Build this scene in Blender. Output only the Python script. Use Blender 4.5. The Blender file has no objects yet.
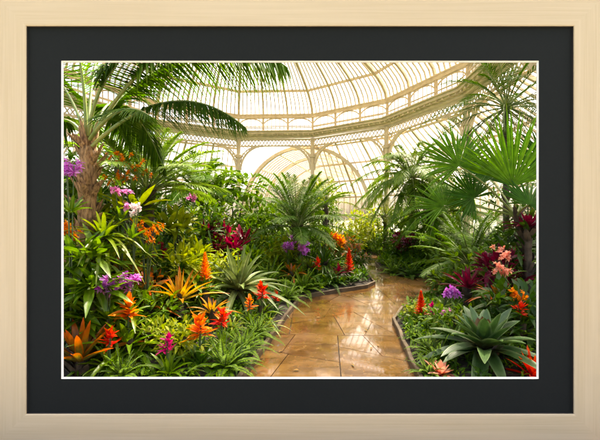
import bpy, math, random
import numpy as np
rng = np.random.default_rng(7)
random.seed(7)
PI = math.pi
SC = bpy.context.scene
COL = SC.collection
R_ = math.radians

# ------------------------------------------------------------------ camera, world, sun, exposure
F = 311.0                      # focal length in photograph pixels (600 wide)
CAM_Z = 1.6
cam_d = bpy.data.cameras.new("camera"); cam = bpy.data.objects.new("camera", cam_d); COL.objects.link(cam)
cam.location = (0, 0, CAM_Z); cam.rotation_euler = (R_(90), 0, 0)
cam_d.sensor_width = 36.0; cam_d.lens = 36.0 * F / 600.0; cam_d.clip_start = 0.05; cam_d.clip_end = 3000
SC.camera = cam
SUN_EL, SUN_AZ = 58.0, 32.0   # azimuth clockwise from +Y: beyond the dome, to the right
w = bpy.data.worlds.new("World"); SC.world = w; w.use_nodes = True
nt = w.node_tree; nt.nodes.clear()
sky = nt.nodes.new("ShaderNodeTexSky"); sky.sky_type = 'NISHITA'; sky.sun_disc = False
sky.sun_elevation = R_(SUN_EL); sky.sun_rotation = R_(SUN_AZ); sky.dust_density = 10.0; sky.air_density = 1.0; sky.ozone_density = 0.0
bg = nt.nodes.new("ShaderNodeBackground"); bg.inputs[1].default_value = 0.15
wo = nt.nodes.new("ShaderNodeOutputWorld")
nt.links.new(sky.outputs[0], bg.inputs[0]); nt.links.new(bg.outputs[0], wo.inputs[0])
sd = bpy.data.lights.new("sun", 'SUN'); sun = bpy.data.objects.new("sun", sd); COL.objects.link(sun)
sd.energy = 4.6; sd.angle = R_(4); sd.color = (1.0, 0.93, 0.82)
sun.rotation_euler = (R_(90 - SUN_EL), 0, R_(180 - SUN_AZ))
SC.view_settings.view_transform = 'Standard'; SC.view_settings.look = 'None'
SC.view_settings.exposure = 2.48; SC.view_settings.gamma = 1.0
SC.render.engine = 'CYCLES'
cy = SC.cycles
cy.use_denoising = True; cy.use_adaptive_sampling = True; cy.adaptive_threshold = 0.025
cy.max_bounces = 8; cy.diffuse_bounces = 4; cy.glossy_bounces = 3; cy.transmission_bounces = 4; cy.transparent_max_bounces = 14
cy.caustics_reflective = False; cy.caustics_refractive = False
cy.sample_clamp_indirect = 6.0

# ------------------------------------------------------------------ object helpers
def link(o, parent=None):
    COL.objects.link(o)
    if parent is not None: o.parent = parent
    return o
def tag(o, label=None, cat=None, group=None, kind=None):
    if label: o["label"] = label
    if cat: o["category"] = cat
    if group: o["group"] = group
    if kind: o["kind"] = kind
    return o
def thing(name, label, cat, loc=(0, 0, 0), rz=0, group=None):
    o = bpy.data.objects.new(name, None); o.empty_display_size = 0.1
    o.location = loc; o.rotation_euler = (0, 0, rz)
    link(o); return tag(o, label, cat, group)

class MB:
    """collects vertices, quads and uvs; build() links them as one mesh object"""
    def __init__(s): s.v = []; s.f = []; s.m = []; s.uv = []; s.n = 0
    def add(s, verts, faces, uv=None, mat=0):
        verts = np.asarray(verts, float).reshape(-1, 3); faces = np.asarray(faces, int).reshape(-1, 4)
        s.v.append(verts); s.f.append(faces + s.n); s.n += len(verts)
        s.m.append(np.full(len(faces), mat, int))
        s.uv.append(np.zeros((len(verts), 2)) if uv is None else np.asarray(uv, float).reshape(-1, 2))
    def mesh(s, name, mats, smooth=True):
        V = np.concatenate(s.v); Q = np.concatenate(s.f); M = np.concatenate(s.m); U = np.concatenate(s.uv)
        me = bpy.data.meshes.new(name)
        me.vertices.add(len(V)); me.vertices.foreach_set("co", V.ravel())
        me.loops.add(len(Q) * 4); me.loops.foreach_set("vertex_index", Q.ravel())
        me.polygons.add(len(Q)); me.polygons.foreach_set("loop_start", np.arange(len(Q)) * 4)
        me.polygons.foreach_set("loop_total", np.full(len(Q), 4))
        me.polygons.foreach_set("material_index", M)
        me.polygons.foreach_set("use_smooth", np.full(len(Q), smooth))
        ul = me.uv_layers.new(name="UVMap"); ul.data.foreach_set("uv", U[Q.ravel()].ravel())
        for m in (mats if isinstance(mats, (list, tuple)) else [mats]): me.materials.append(m)
        me.validate(); me.update(); return me
    def build(s, name, mats, parent=None, smooth=True, loc=None):
        o = bpy.data.objects.new(name, s.mesh(name, mats, smooth)); link(o, parent)
        if loc is not None: o.location = loc
        return o

def norm(a): return a / np.maximum(np.linalg.norm(a, axis=-1, keepdims=True), 1e-9)
Z = np.array([0, 0, 1.0])
def prof_strap(t): return np.clip(t * 10, 0.75, 1) * np.clip((1 - t ** 3.2), 0.02, 1) ** 0.8
def prof_lance(t): return np.clip(np.sin(PI * np.clip(t, 0, 1) ** 0.75), 0.03, 1)
def prof_needle(t): return np.clip(1 - t ** 1.6, 0.05, 1) * np.clip(t * 8 + 0.4, 0, 1)
def prof_petal(t): return np.clip(np.sin(PI * (0.08 + 0.9 * t) ** 1.1), 0.05, 1) ** 0.7
def prof_fan(t): return np.clip(t * 1.9 + 0.05, 0, 1) * np.clip((1 - t) * 1.75, 0.03, 1)
def blades(mb, base, d, L, W, nseg=4, droop=0.2, fold=0.15, prof=prof_lance, roll=0.0, mat=0, wave=0.0):
    base = np.atleast_2d(base).astype(float); d = norm(np.atleast_2d(d).astype(float)); N = max(len(base), len(d))
    base = np.broadcast_to(base, (N, 3)); d = np.broadcast_to(d, (N, 3))
    L = np.broadcast_to(np.asarray(L, float), (N,)); W = np.broadcast_to(np.asarray(W, float), (N,))
    droop = np.broadcast_to(np.asarray(droop, float), (N,)); roll = np.broadcast_to(np.asarray(roll, float), (N,))
    t = np.linspace(0, 1, nseg + 1)
    side = np.cross(d, Z); bad = np.linalg.norm(side, axis=1) < 0.05
    if bad.any():
        a = rng.uniform(0, 2 * PI, bad.sum()); side[bad] = np.stack([np.cos(a), np.sin(a), 0 * a], 1)
    side = norm(side); up = np.cross(side, d)
    side = side * np.cos(roll)[:, None] + up * np.sin(roll)[:, None]
    c = base[:, None, :] + d[:, None, :] * (L[:, None] * t)[..., None] - Z * (droop * L)[:, None, None] * (t ** 2)[None, :, None]
    tan = norm(d[:, None, :] - Z * (2 * droop)[:, None, None] * t[None, :, None])
    nrm = norm(np.cross(np.broadcast_to(side[:, None, :], tan.shape), tan))
    wd = (W[:, None] * 0.5) * prof(t)[None, :]
    if wave: wd = wd * (1 + wave * np.sin(t * 18 + rng.uniform(0, 6, (N, 1))))
    s3 = side[:, None, :] * wd[..., None]
    k = nrm * (fold * wd)[..., None]
    P = np.stack([c - s3 + k, c - k * 0.6, c + s3 + k], axis=2)          # N, nseg+1, 3, 3
    uv = np.zeros((N, nseg + 1, 3, 2)); uv[..., 0] = [0, .5, 1]; uv[..., 1] = t[None, :, None]
    i = np.arange(nseg)[:, None] * 3 + np.arange(2)[None, :]
    f = np.stack([i, i + 1, i + 4, i + 3], -1).reshape(-1, 4)
    f = (f[None] + (np.arange(N) * (nseg + 1) * 3)[:, None, None]).reshape(-1, 4)
    mb.add(P, f, uv, mat)
def tube(mb, pts, rad, sides=6, mat=0, cap=True):
    pts = np.asarray(pts, float); K = len(pts); rad = np.broadcast_to(np.asarray(rad, float), (K,))
    tan = norm(np.gradient(pts, axis=0)); ref = np.array([1.0, 0, 0]) if abs(tan[0][2]) > 0.8 else Z
    s = norm(np.cross(tan, ref)); u = np.cross(s, tan)
    a = np.arange(sides) * 2 * PI / sides
    P = pts[:, None, :] + rad[:, None, None] * (np.cos(a)[None, :, None] * s[:, None, :] + np.sin(a)[None, :, None] * u[:, None, :])
    uv = np.zeros((K, sides, 2)); uv[..., 0] = a / (2 * PI); uv[..., 1] = np.linspace(0, 1, K)[:, None]
    j = np.arange(sides); jn = (j + 1) % sides
    f = np.concatenate([np.stack([k * sides + j, k * sides + jn, (k + 1) * sides + jn, (k + 1) * sides + j], 1) for k in range(K - 1)])
    mb.add(P, f, uv, mat)
def bar(mb, a, b, w_, h_=None, mat=0, up=None):
    """rectangular bar from a to b, w_ across, h_ along up"""
    a = np.asarray(a, float); b = np.asarray(b, float); h_ = w_ if h_ is None else h_
    t = norm(b - a); u = Z if up is None else np.asarray(up, float)
    if abs(np.dot(t, u)) > 0.95: u = np.array([0, 1.0, 0]) if abs(t[1]) < 0.9 else np.array([1.0, 0, 0])
    s = norm(np.cross(t, u)); u = np.cross(s, t)
    c = [(-1, -1), (1, -1), (1, 1), (-1, 1)]
    P = [p + s * x * w_ / 2 + u * y * h_ / 2 for p in (a, b) for x, y in c]
    mb.add(P, [(0, 1, 2, 3), (7, 6, 5, 4), (0, 4, 5, 1), (1, 5, 6, 2), (2, 6, 7, 3), (3, 7, 4, 0)], None, mat)
def box(mb, lo, hi, mat=0):
    x0, y0, z0 = lo; x1, y1, z1 = hi
    P = [(x0, y0, z0), (x1, y0, z0), (x1, y1, z0), (x0, y1, z0), (x0, y0, z1), (x1, y0, z1), (x1, y1, z1), (x0, y1, z1)]
    mb.add(P, [(3, 2, 1, 0), (4, 5, 6, 7), (0, 1, 5, 4), (1, 2, 6, 5), (2, 3, 7, 6), (3, 0, 4, 7)], None, mat)
def bez(p0, p1, p2, n):
    t = np.linspace(0, 1, n)[:, None]
    return (1 - t) ** 2 * np.asarray(p0, float) + 2 * t * (1 - t) * np.asarray(p1, float) + t ** 2 * np.asarray(p2, float)
def sph(az, el): return np.stack([np.cos(el) * np.cos(az), np.cos(el) * np.sin(az), np.sin(el)], -1)
def px(x, y, Y): return np.array([(x - 300) / F * Y, Y, CAM_Z - (y - 220) / F * Y])

# ------------------------------------------------------------------ materials
def mat(name):
    m = bpy.data.materials.new(name); m.use_nodes = True
    t = m.node_tree; t.nodes.clear()
    out = t.nodes.new("ShaderNodeOutputMaterial")
    return m, t, out
def N(t, typ, **kw):
    n = t.nodes.new(typ)
    for k, v in kw.items(): setattr(n, k, v)
    return n
def mixc(t, fac, a, b, mode='MIX'):
    n = N(t, "ShaderNodeMix", data_type='RGBA', blend_type=mode); n.clamp_factor = True
    for sock, val in ((n.inputs[0], fac), (n.inputs[6], a), (n.inputs[7], b)):
        if isinstance(val, (int, float)): sock.default_value = val
        elif isinstance(val, tuple): sock.default_value = (*val, 1)
        else: t.links.new(val, sock)
    return n.outputs[2]
def ramp(t, src, p0, p1):
    n = N(t, "ShaderNodeMapRange"); t.links.new(src, n.inputs[0]); n.inputs[1].default_value = p0; n.inputs[2].default_value = p1
    return n.outputs[0]
def noise(t, scale, detail=3, vec=None):
    n = N(t, "ShaderNodeTexNoise"); n.inputs["Scale"].default_value = scale; n.inputs["Detail"].default_value = detail
    if vec is not None: t.links.new(vec, n.inputs["Vector"])
    return n.outputs[0]
def leafmat(name, a, b, tip=None, base=None, edge=None, mid=None, rough=0.5, trans=0.36, tipat=(0.6, 1.0), baseat=(0.35, 0.0), spec=.24):
    m, t, out = mat(name)
    geo = N(t, "ShaderNodeNewGeometry"); uv = N(t, "ShaderNodeUVMap"); sp = N(t, "ShaderNodeSeparateXYZ"); t.links.new(uv.outputs[0], sp.inputs[0])
    c = mixc(t, geo.outputs["Random Per Island"], a, b)
    if base: c = mixc(t, ramp(t, sp.outputs[1], *baseat), c, base)
    if tip: c = mixc(t, ramp(t, sp.outputs[1], *tipat), c, tip)
    if edge or mid:
        mm = N(t, "ShaderNodeMath", operation='SUBTRACT'); t.links.new(sp.outputs[0], mm.inputs[0]); mm.inputs[1].default_value = 0.5
        ab = N(t, "ShaderNodeMath", operation='ABSOLUTE'); t.links.new(mm.outputs[0], ab.inputs[0])
        if edge: c = mixc(t, ramp(t, ab.outputs[0], 0.3, 0.46), c, edge)
        if mid: c = mixc(t, ramp(t, ab.outputs[0], 0.16, 0.04), c, mid)
    tc = N(t, "ShaderNodeTexCoord")
    nz = noise(t, 14, 3, tc.outputs["Object"])
    hs = N(t, "ShaderNodeHueSaturation"); t.links.new(c, hs.inputs["Color"]); hs.inputs["Saturation"].default_value = 1.08
    mr = N(t, "ShaderNodeMapRange"); t.links.new(nz, mr.inputs[0]); mr.inputs[1].default_value = .3; mr.inputs[2].default_value = .7
    mr.inputs[3].default_value = .75; mr.inputs[4].default_value = 1.35; t.links.new(mr.outputs[0], hs.inputs["Value"])
    c = hs.outputs[0]
    p = N(t, "ShaderNodeBsdfPrincipled"); t.links.new(c, p.inputs["Base Color"]); p.inputs["Roughness"].default_value = rough; p.inputs["Specular IOR Level"].default_value = spec
    # fine ribs running along the blade
    wv = N(t, "ShaderNodeMath", operation='SINE'); ml = N(t, "ShaderNodeMath", operation='MULTIPLY'); t.links.new(sp.outputs[0], ml.inputs[0]); ml.inputs[1].default_value = 50
    t.links.new(ml.outputs[0], wv.inputs[0])
    bp = N(t, "ShaderNodeBump"); bp.inputs["Strength"].default_value = 0.12; bp.inputs["Distance"].default_value = 0.01
    t.links.new(wv.outputs[0], bp.inputs["Height"]); t.links.new(bp.outputs[0], p.inputs["Normal"])
    tr = N(t, "ShaderNodeBsdfTranslucent")
    br = N(t, "ShaderNodeHueSaturation"); t.links.new(c, br.inputs["Color"]); br.inputs["Value"].default_value = 1.3; br.inputs["Saturation"].default_value = 1.05
    t.links.new(br.outputs[0], tr.inputs[0])
    mx = N(t, "ShaderNodeMixShader"); mx.inputs[0].default_value = trans
    t.links.new(p.outputs[0], mx.inputs[1]); t.links.new(tr.outputs[0], mx.inputs[2]); t.links.new(mx.outputs[0], out.inputs[0])
    return m
def plain(name, a, b, scale=6, rough=0.6, bump=0.2, stretch=None, dist=0.02, spec=0.5):
    m, t, out = mat(name)
    tc = N(t, "ShaderNodeTexCoord"); vec = tc.outputs["Object"]
    if stretch:
        mp = N(t, "ShaderNodeMapping"); t.links.new(vec, mp.inputs[0]); mp.inputs["Scale"].default_value = stretch; vec = mp.outputs[0]
    nz = noise(t, scale, 5, vec)
    c = mixc(t, ramp(t, nz, .35, .65), a, b)
    p = N(t, "ShaderNodeBsdfPrincipled"); t.links.new(c, p.inputs["Base Color"]); p.inputs["Roughness"].default_value = rough
    p.inputs["Specular IOR Level"].default_value = spec
    bp = N(t, "ShaderNodeBump"); bp.inputs["Strength"].default_value = bump; bp.inputs["Distance"].default_value = dist
    t.links.new(nz, bp.inputs["Height"]); t.links.new(bp.outputs[0], p.inputs["Normal"])
    t.links.new(p.outputs[0], out.inputs[0]); return m

M = {}
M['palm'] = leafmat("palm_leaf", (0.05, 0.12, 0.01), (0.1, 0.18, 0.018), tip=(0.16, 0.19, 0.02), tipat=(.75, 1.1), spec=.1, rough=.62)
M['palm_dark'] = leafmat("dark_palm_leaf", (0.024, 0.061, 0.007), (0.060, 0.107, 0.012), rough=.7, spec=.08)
M['rachis'] = plain("frond_stalk", (.13, .2, .035), (.24, .26, .06), 8, .5)
M['cycad'] = leafmat("cycad_leaf", (0.054, 0.122, 0.012), (0.120, 0.204, 0.021), rough=0.47)
M['cycad_light'] = leafmat("pale_cycad_leaf", (0.108, 0.194, 0.024), (0.204, 0.286, 0.042), rough=0.47)
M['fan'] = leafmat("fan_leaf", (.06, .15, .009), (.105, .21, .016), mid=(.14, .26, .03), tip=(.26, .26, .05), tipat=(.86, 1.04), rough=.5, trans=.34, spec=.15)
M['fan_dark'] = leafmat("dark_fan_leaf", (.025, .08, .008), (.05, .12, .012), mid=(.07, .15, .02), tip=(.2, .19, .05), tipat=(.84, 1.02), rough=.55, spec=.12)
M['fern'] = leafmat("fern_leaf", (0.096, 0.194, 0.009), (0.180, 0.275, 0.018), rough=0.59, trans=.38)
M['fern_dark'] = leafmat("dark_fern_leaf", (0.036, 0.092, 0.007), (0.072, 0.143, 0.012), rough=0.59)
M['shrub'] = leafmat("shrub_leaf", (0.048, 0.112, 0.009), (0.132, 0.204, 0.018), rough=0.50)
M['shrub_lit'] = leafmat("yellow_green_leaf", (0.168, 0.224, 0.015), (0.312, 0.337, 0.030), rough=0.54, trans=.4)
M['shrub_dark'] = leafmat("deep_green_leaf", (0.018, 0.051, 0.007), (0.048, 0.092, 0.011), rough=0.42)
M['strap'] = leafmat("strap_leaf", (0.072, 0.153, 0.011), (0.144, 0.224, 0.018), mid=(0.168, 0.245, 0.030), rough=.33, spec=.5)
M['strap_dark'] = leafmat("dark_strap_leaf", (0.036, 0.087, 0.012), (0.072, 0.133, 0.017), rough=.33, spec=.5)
M['strap_yellow'] = leafmat("yellow_strap_leaf", (.13, .19, .016), (.22, .25, .025), rough=.33, spec=.5, base=(0.120, 0.204, 0.012), baseat=(.5, .0))
M['variegated'] = leafmat("striped_leaf", (0.120, 0.204, 0.018), (0.180, 0.245, 0.024), edge=(0.600, 0.510, 0.150), rough=.33, spec=.5)
M['silver'] = leafmat("silver_bromeliad_leaf", (.09, .13, .035), (.16, .2, .06), base=(.2, .16, .04), tip=(.08, .13, .03), mid=(.24, .28, .12), rough=.4, trans=.15)
M['alcan'] = leafmat("blue_green_bromeliad_leaf", (.022, .06, .014), (.05, .095, .024), base=(.12, .09, .025), baseat=(.32, .05), edge=(.11, .16, .06), rough=.42, trans=.12, spec=.35)
M['alcan_core'] = leafmat("bronze_heart_leaf", (.1, .12, .03), (.17, .12, .05), tip=(.13, .06, .03), rough=.27, trans=.2)
M['bronze'] = leafmat("bronze_leaf", (.42, .2, .03), (.55, .33, .06), base=(.3, .26, .05), tip=(.45, .12, .02), rough=.33, spec=.5, trans=.35)
M['redbrom'] = leafmat("red_green_leaf", (.13, .13, .03), (.2, .15, .03), tip=(.55, .1, .02), tipat=(.35, .95), rough=.33, spec=.5, edge=(.4, .1, .02))
M['cordy'] = leafmat("crimson_leaf", (.12, .01, .02), (.3, .02, .05), base=(.09, .03, .03), rough=.3)
M['cordy_dark'] = leafmat("maroon_leaf", (.08, .012, .02), (.2, .02, .045), rough=.3)
M['orange'] = leafmat("orange_bract", (.75, .12, .012), (.85, .26, .02), tip=(.92, .42, .05), base=(.6, .05, .01), rough=.5, trans=.35)
M['redbract'] = leafmat("red_bract", (.55, .012, .012), (.75, .05, .02), tip=(.8, .16, .06), rough=.5, trans=.3)
M['magenta'] = leafmat("magenta_bract", (.4, .015, .09), (.6, .04, .2), rough=.4, trans=.3)
M['purple'] = leafmat("purple_petal", (.45, .1, .46), (.68, .34, .66), base=(.42, .03, .33), rough=.5, trans=.4)
M['pink'] = leafmat("pink_petal", (.65, .22, .5), (.8, .42, .65), base=(.5, .05, .3), rough=.5, trans=.4)
M['salmon'] = leafmat("salmon_petal", (.75, .3, .2), (.85, .5, .36), base=(.6, .12, .08), rough=.5, trans=.4)
M['white'] = leafmat("white_petal", (.78, .68, .68), (.85, .8, .76), base=(.7, .3, .45), rough=.5, trans=.4)
M['amber'] = leafmat("amber_petal", (.75, .2, .02), (.8, .33, .04), base=(.6, .06, .01), rough=.45, trans=.4)
M['stem'] = plain("green_stem", (.035, .07, .015), (.07, .1, .025), 10, .5)
M['bark'] = plain("fibrous_bark", (.11, .055, .02), (.42, .25, .105), 9, .9, .9, (5, 5, 1.3), .04)
M['barkdark'] = plain("dark_bark", (.035, .025, .015), (.1, .07, .04), 12, .9, .8, None, .03)
M['soil'] = plain("dark_soil", (.015, .011, .007), (.05, .035, .02), 9, .95, .8, None, .05)
M['iron'] = plain("cream_painted_iron", (.56, .46, .32), (.68, .58, .43), 5, .5, .1)
M['edging'] = plain("weathered_edging", (.07, .045, .02), (.13, .09, .042), 7, .75, .4, (1, 1, 1), .01)
M['ground'] = plain("outside_lawn", (.05, .08, .02), (.1, .12, .04), 2, .9, .3)

def glassmat():
    m, t, out = mat("old_greenhouse_glass")
    tr = N(t, "ShaderNodeBsdfTransparent")
    tc = N(t, "ShaderNodeTexCoord"); nz = noise(t, 0.8, 4, tc.outputs["Object"])
    c = mixc(t, ramp(t, nz, .3, .7), (.76, .72, .65), (.68, .65, .59)); t.links.new(c, tr.inputs[0])
    gl = N(t, "ShaderNodeBsdfGlossy"); gl.inputs["Roughness"].default_value = 0.08
    fr = N(t, "ShaderNodeFresnel"); fr.inputs[0].default_value = 1.25
    mx = N(t, "ShaderNodeMixShader"); t.links.new(fr.outputs[0], mx.inputs[0]); t.links.new(tr.outputs[0], mx.inputs[1]); t.links.new(gl.outputs[0], mx.inputs[2])
    df = N(t, "ShaderNodeBsdfTranslucent"); df.inputs[0].default_value = (.9, .85, .75, 1)
    m2 = N(t, "ShaderNodeMixShader"); m2.inputs[0].default_value = 0.12
    t.links.new(mx.outputs[0], m2.inputs[1]); t.links.new(df.outputs[0], m2.inputs[2]); t.links.new(m2.outputs[0], out.inputs[0])
    return m
M['glass'] = glassmat()
def stonemat():
    m, t, out = mat("wet_sandstone")
    geo = N(t, "ShaderNodeNewGeometry"); tc = N(t, "ShaderNodeTexCoord"); o = tc.outputs["Object"]
    c = mixc(t, geo.outputs["Random Per Island"], (.125, .056, .0105), (.18, .092, .021))
    mp = N(t, "ShaderNodeMapping"); t.links.new(o, mp.inputs[0]); mp.inputs["Scale"].default_value = (1, 2.2, 1); mp.inputs["Rotation"].default_value = (0, 0, .5)
    n1 = noise(t, 2.2, 6, mp.outputs[0]); n2 = noise(t, 11, 5, o); n3 = noise(t, 0.9, 3, o)
    c = mixc(t, ramp(t, n1, .42, .72), c, (.07, .028, .005))
    c = mixc(t, ramp(t, n2, .52, .75), c, (.19, .105, .03))
    p = N(t, "ShaderNodeBsdfPrincipled"); t.links.new(c, p.inputs["Base Color"])
    r = N(t, "ShaderNodeMapRange"); t.links.new(n3, r.inputs[0]); r.inputs[1].default_value = .4; r.inputs[2].default_value = .66
    r.inputs[3].default_value = .07; r.inputs[4].default_value = .42; t.links.new(r.outputs[0], p.inputs["Roughness"])
    p.inputs["Coat Weight"].default_value = .65; p.inputs["Coat Roughness"].default_value = .05; p.inputs["Specular IOR Level"].default_value = .4
    bp = N(t, "ShaderNodeBump"); bp.inputs["Strength"].default_value = .35; bp.inputs["Distance"].default_value = .012
    ad = N(t, "ShaderNodeMath", operation='ADD'); t.links.new(n1, ad.inputs[0]); t.links.new(n2, ad.inputs[1])
    t.links.new(ad.outputs[0], bp.inputs["Height"]); t.links.new(bp.outputs[0], p.inputs["Normal"])
    t.links.new(p.outputs[0], out.inputs[0]); return m
M['stone'] = stonemat()
M['joint'] = plain("dark_joint", (.03, .02, .012), (.08, .05, .025), 14, .6, .3)
def woodmat():
    m, t, out = mat("pale_maple")
    uv = N(t, "ShaderNodeUVMap"); mp = N(t, "ShaderNodeMapping"); t.links.new(uv.outputs[0], mp.inputs[0]); mp.inputs["Scale"].default_value = (1.1, 16, 1)
    n1 = noise(t, 2.4, 6, mp.outputs[0])
    mp2 = N(t, "ShaderNodeMapping"); t.links.new(uv.outputs[0], mp2.inputs[0]); mp2.inputs["Scale"].default_value = (.7, 4, 1)
    n2 = noise(t, 1.6, 4, mp2.outputs[0])
    c = mixc(t, ramp(t, n1, .3, .75), (.575, .447, .275), (.515, .39, .228))
    c = mixc(t, ramp(t, n2, .45, .75), c, (.60, .47, .295))
    p = N(t, "ShaderNodeBsdfPrincipled"); t.links.new(c, p.inputs["Base Color"]); p.inputs["Roughness"].default_value = .55; p.inputs["Specular IOR Level"].default_value = .25
    bp = N(t, "ShaderNodeBump"); bp.inputs["Strength"].default_value = .06; bp.inputs["Distance"].default_value = .01
    t.links.new(n1, bp.inputs["Height"]); t.links.new(bp.outputs[0], p.inputs["Normal"]); t.links.new(p.outputs[0], out.inputs[0]); return m
M['wood'] = woodmat()
M['lip'] = plain("frame_lip_shade", (.012, .009, .007), (.02, .014, .01), 5, .8, .05)  # near-black colour stands in for the shadow inside the frame's edge
M['mat'] = plain("charcoal_mat_board", (.0103, .0115, .0102), (.0115, .0127, .0113), 60, .9, .05, None, .002, .15)
M['core'] = plain("cream_mat_core", (.8, .76, .66), (.84, .8, .72), 20, .8, .02)

# ------------------------------------------------------------------ ground, path and beds
PATH = np.array([(-9, -6), (9, -6), (9, 2.42), (1.05, 2.42), (1.2, 3.15), (1.46, 4.83), (1.8, 5.5), (2.9, 6.5), (5.5, 7.3), (9, 7.5),
                 (9, 9.0), (5, 8.95), (3.43, 8.58), (2.9, 9.2), (2.62, 10.1), (2.75, 11.3), (3.2, 12.4), (4.2, 13.6), (3.2, 14.6), (2.3, 13.2), (1.8, 11.8),
                 (1.75, 10.2), (1.95, 8.9), (1.86, 7.75), (1.58, 7.32), (.123, 6.38), (-.039, 6.07), (-.571, 3.15), (-.70, 2.42), (-9, 2.42)], float)
def path_dist(x, y):
    """signed distance to the path's edge: positive in the beds"""
    x = np.asarray(x, float); y = np.asarray(y, float); best = np.full(x.shape, 1e9); inside = np.zeros(x.shape, bool)
    n = len(PATH)
    for i in range(n):
        ax, ay = PATH[i]; bx, by = PATH[(i + 1) % n]; ex, ey = bx - ax, by - ay
        t = np.clip(((x - ax) * ex + (y - ay) * ey) / (ex * ex + ey * ey), 0, 1)
        best = np.minimum(best, np.hypot(x - ax - t * ex, y - ay - t * ey))
        cr = (ay > y) != (by > y)
        with np.errstate(divide='ignore', invalid='ignore'):
            xi = ax + (y - ay) * ex / (ey if ey != 0 else 1e-9)
        inside ^= cr & (x < xi)
    return np.where(inside, -best, best)
def soil_h(x, y):
    d = path_dist(x, y)
    h = .05 + .85 * (1 - np.exp(-.22 * np.maximum(d - .05, 0))) + .03 * np.sin(3.1 * np.asarray(x) + 1) * np.sin(2.7 * np.asarray(y)) * np.clip(d, 0, 1)
    return np.where(d < 0, .05 + 2.2 * d, h)
def on_soil(u, v, ymax=17.0):
    Y = np.linspace(2.45, ymax, 900); X = (u - 300) / F * Y; z = CAM_Z - (v - 220) / F * Y
    hit = z <= soil_h(X, Y); k = int(np.argmax(hit)) if hit.any() else 899
    return np.array([X[k], Y[k], float(soil_h(X[k], Y[k]))])
def at_soil(u, Y):
    X = (u - 300) / F * Y; return np.array([X, Y, float(soil_h(X, Y))])

gm = MB(); S_ = 1500; gm.add([(-S_, -S_, -.75), (S_, -S_, -.75), (S_, S_, -.75), (-S_, S_, -.75)], [(0, 1, 2, 3)])
tag(gm.build("ground", M['ground'], None, False), kind="structure")
xs = np.arange(-15, 12.01, .12); ys = np.arange(2.36, 22.5, .12); gx, gy = np.meshgrid(xs, ys, indexing='ij')
gz = np.maximum(soil_h(gx, gy), -.6) + np.where(path_dist(gx, gy) > .1, rng.normal(0, .008, gx.shape), 0)
nx, ny = gx.shape; ii = np.arange(nx - 1)[:, None] * ny + np.arange(ny - 1)[None, :]
sm = MB(); sm.add(np.stack([gx, gy, gz], -1), np.stack([ii, ii + ny, ii + ny + 1, ii + 1], -1))
tag(sm.build("bed_ground", M['soil']), kind="structure")
# paving: large irregular sandstone slabs with open joints
def cut(poly, p, n):
    A, B = [], []; k = len(poly)
    for i in range(k):
        a, b = poly[i], poly[(i + 1) % k]; da, db = np.dot(a - p, n), np.dot(b - p, n)
        (A if da >= 0 else B).append(a)
        if da * db < 0:
            q = a + (b - a) * (da / (da - db)); A.append(q); B.append(q)
    return A, B
def area(poly):
    q = np.array(poly); return abs(np.dot(q[:, 0], np.roll(q[:, 1], 1)) - np.dot(q[:, 1], np.roll(q[:, 0], 1))) / 2
def slabs(poly, out, lim):
    if area(poly) < lim * random.uniform(.6, 1.7): out.append(poly); return
    q = np.array(poly); c = q.mean(0) + np.array([random.gauss(0, .12), random.gauss(0, .12)])
    cov = np.cov((q - q.mean(0)).T); ev, evec = np.linalg.eigh(cov); ax = evec[:, 1]
    a = math.atan2(ax[1], ax[0]) + random.gauss(0, .05) + (random.choice((-.6, .6)) if random.random() < .05 else 0); A, B = cut(poly, c, np.array([math.cos(a), math.sin(a)]))
    if len(A) < 3 or len(B) < 3: out.append(poly); return
    slabs(A, out, lim); slabs(B, out, lim)
random.seed(21)
ps = []; slabs([np.array(p, float) for p in ((-9, -6), (9, -6), (9, 15), (-9, 15))], ps, .45)
pm = MB()
for poly in ps:
    q = np.array(poly); c = q.mean(0)
    if path_dist(c[0], c[1]) > .9: continue
    if np.cross(q[1] - q[0], q[2] - q[1]) < 0: q = q[::-1]
    k = len(q); rad = np.linalg.norm(q - c, axis=1, keepdims=True); dirs = (q - c) / rad
    dz = random.uniform(-.002, .002); rings = []
    for ins, z in ((.0055, -.03), (.0055, -.0012), (.0068, 0.0)):
        rings.append(np.column_stack([c + dirs * (rad - ins * 1.2), np.full(k, z + dz)]))
    top = np.array([[c[0], c[1], dz]]); V = np.concatenate(rings + [top]); Fq = []
    for r in range(2):
        for i in range(k):
            j = (i + 1) % k; Fq.append((r * k + i, r * k + j, (r + 1) * k + j, (r + 1) * k + i))
    pm.add(V, Fq)
    V2 = rings[2]
    # top as quads fanned from an edge midpoint pair
    T = []
    for i in range(1, k - 1):
        T.append((0, i, i + 1, i + 1))
    base = pm.n - len(V)
    pm.tri = getattr(pm, 'tri', []) + [(base + 2 * k + a, base + 2 * k + b, base + 2 * k + c2) for a, b, c2, _ in T]
V = np.concatenate(pm.v); Q = np.concatenate(pm.f)
me = bpy.data.meshes.new("path"); me.from_pydata(V.tolist(), [], [tuple(int(i) for i in f) for f in Q] + pm.tri); me.materials.append(M['stone']); me.update()
tag(link(bpy.data.objects.new("path", me)), kind="structure")
jm = MB(); jm.add([(-9, -6, -.022), (9, -6, -.022), (9, 15, -.022), (-9, 15, -.022)], [(0, 1, 2, 3)])
tag(jm.build("path_joint_bed", M['joint'], None, False), kind="structure")

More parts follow.
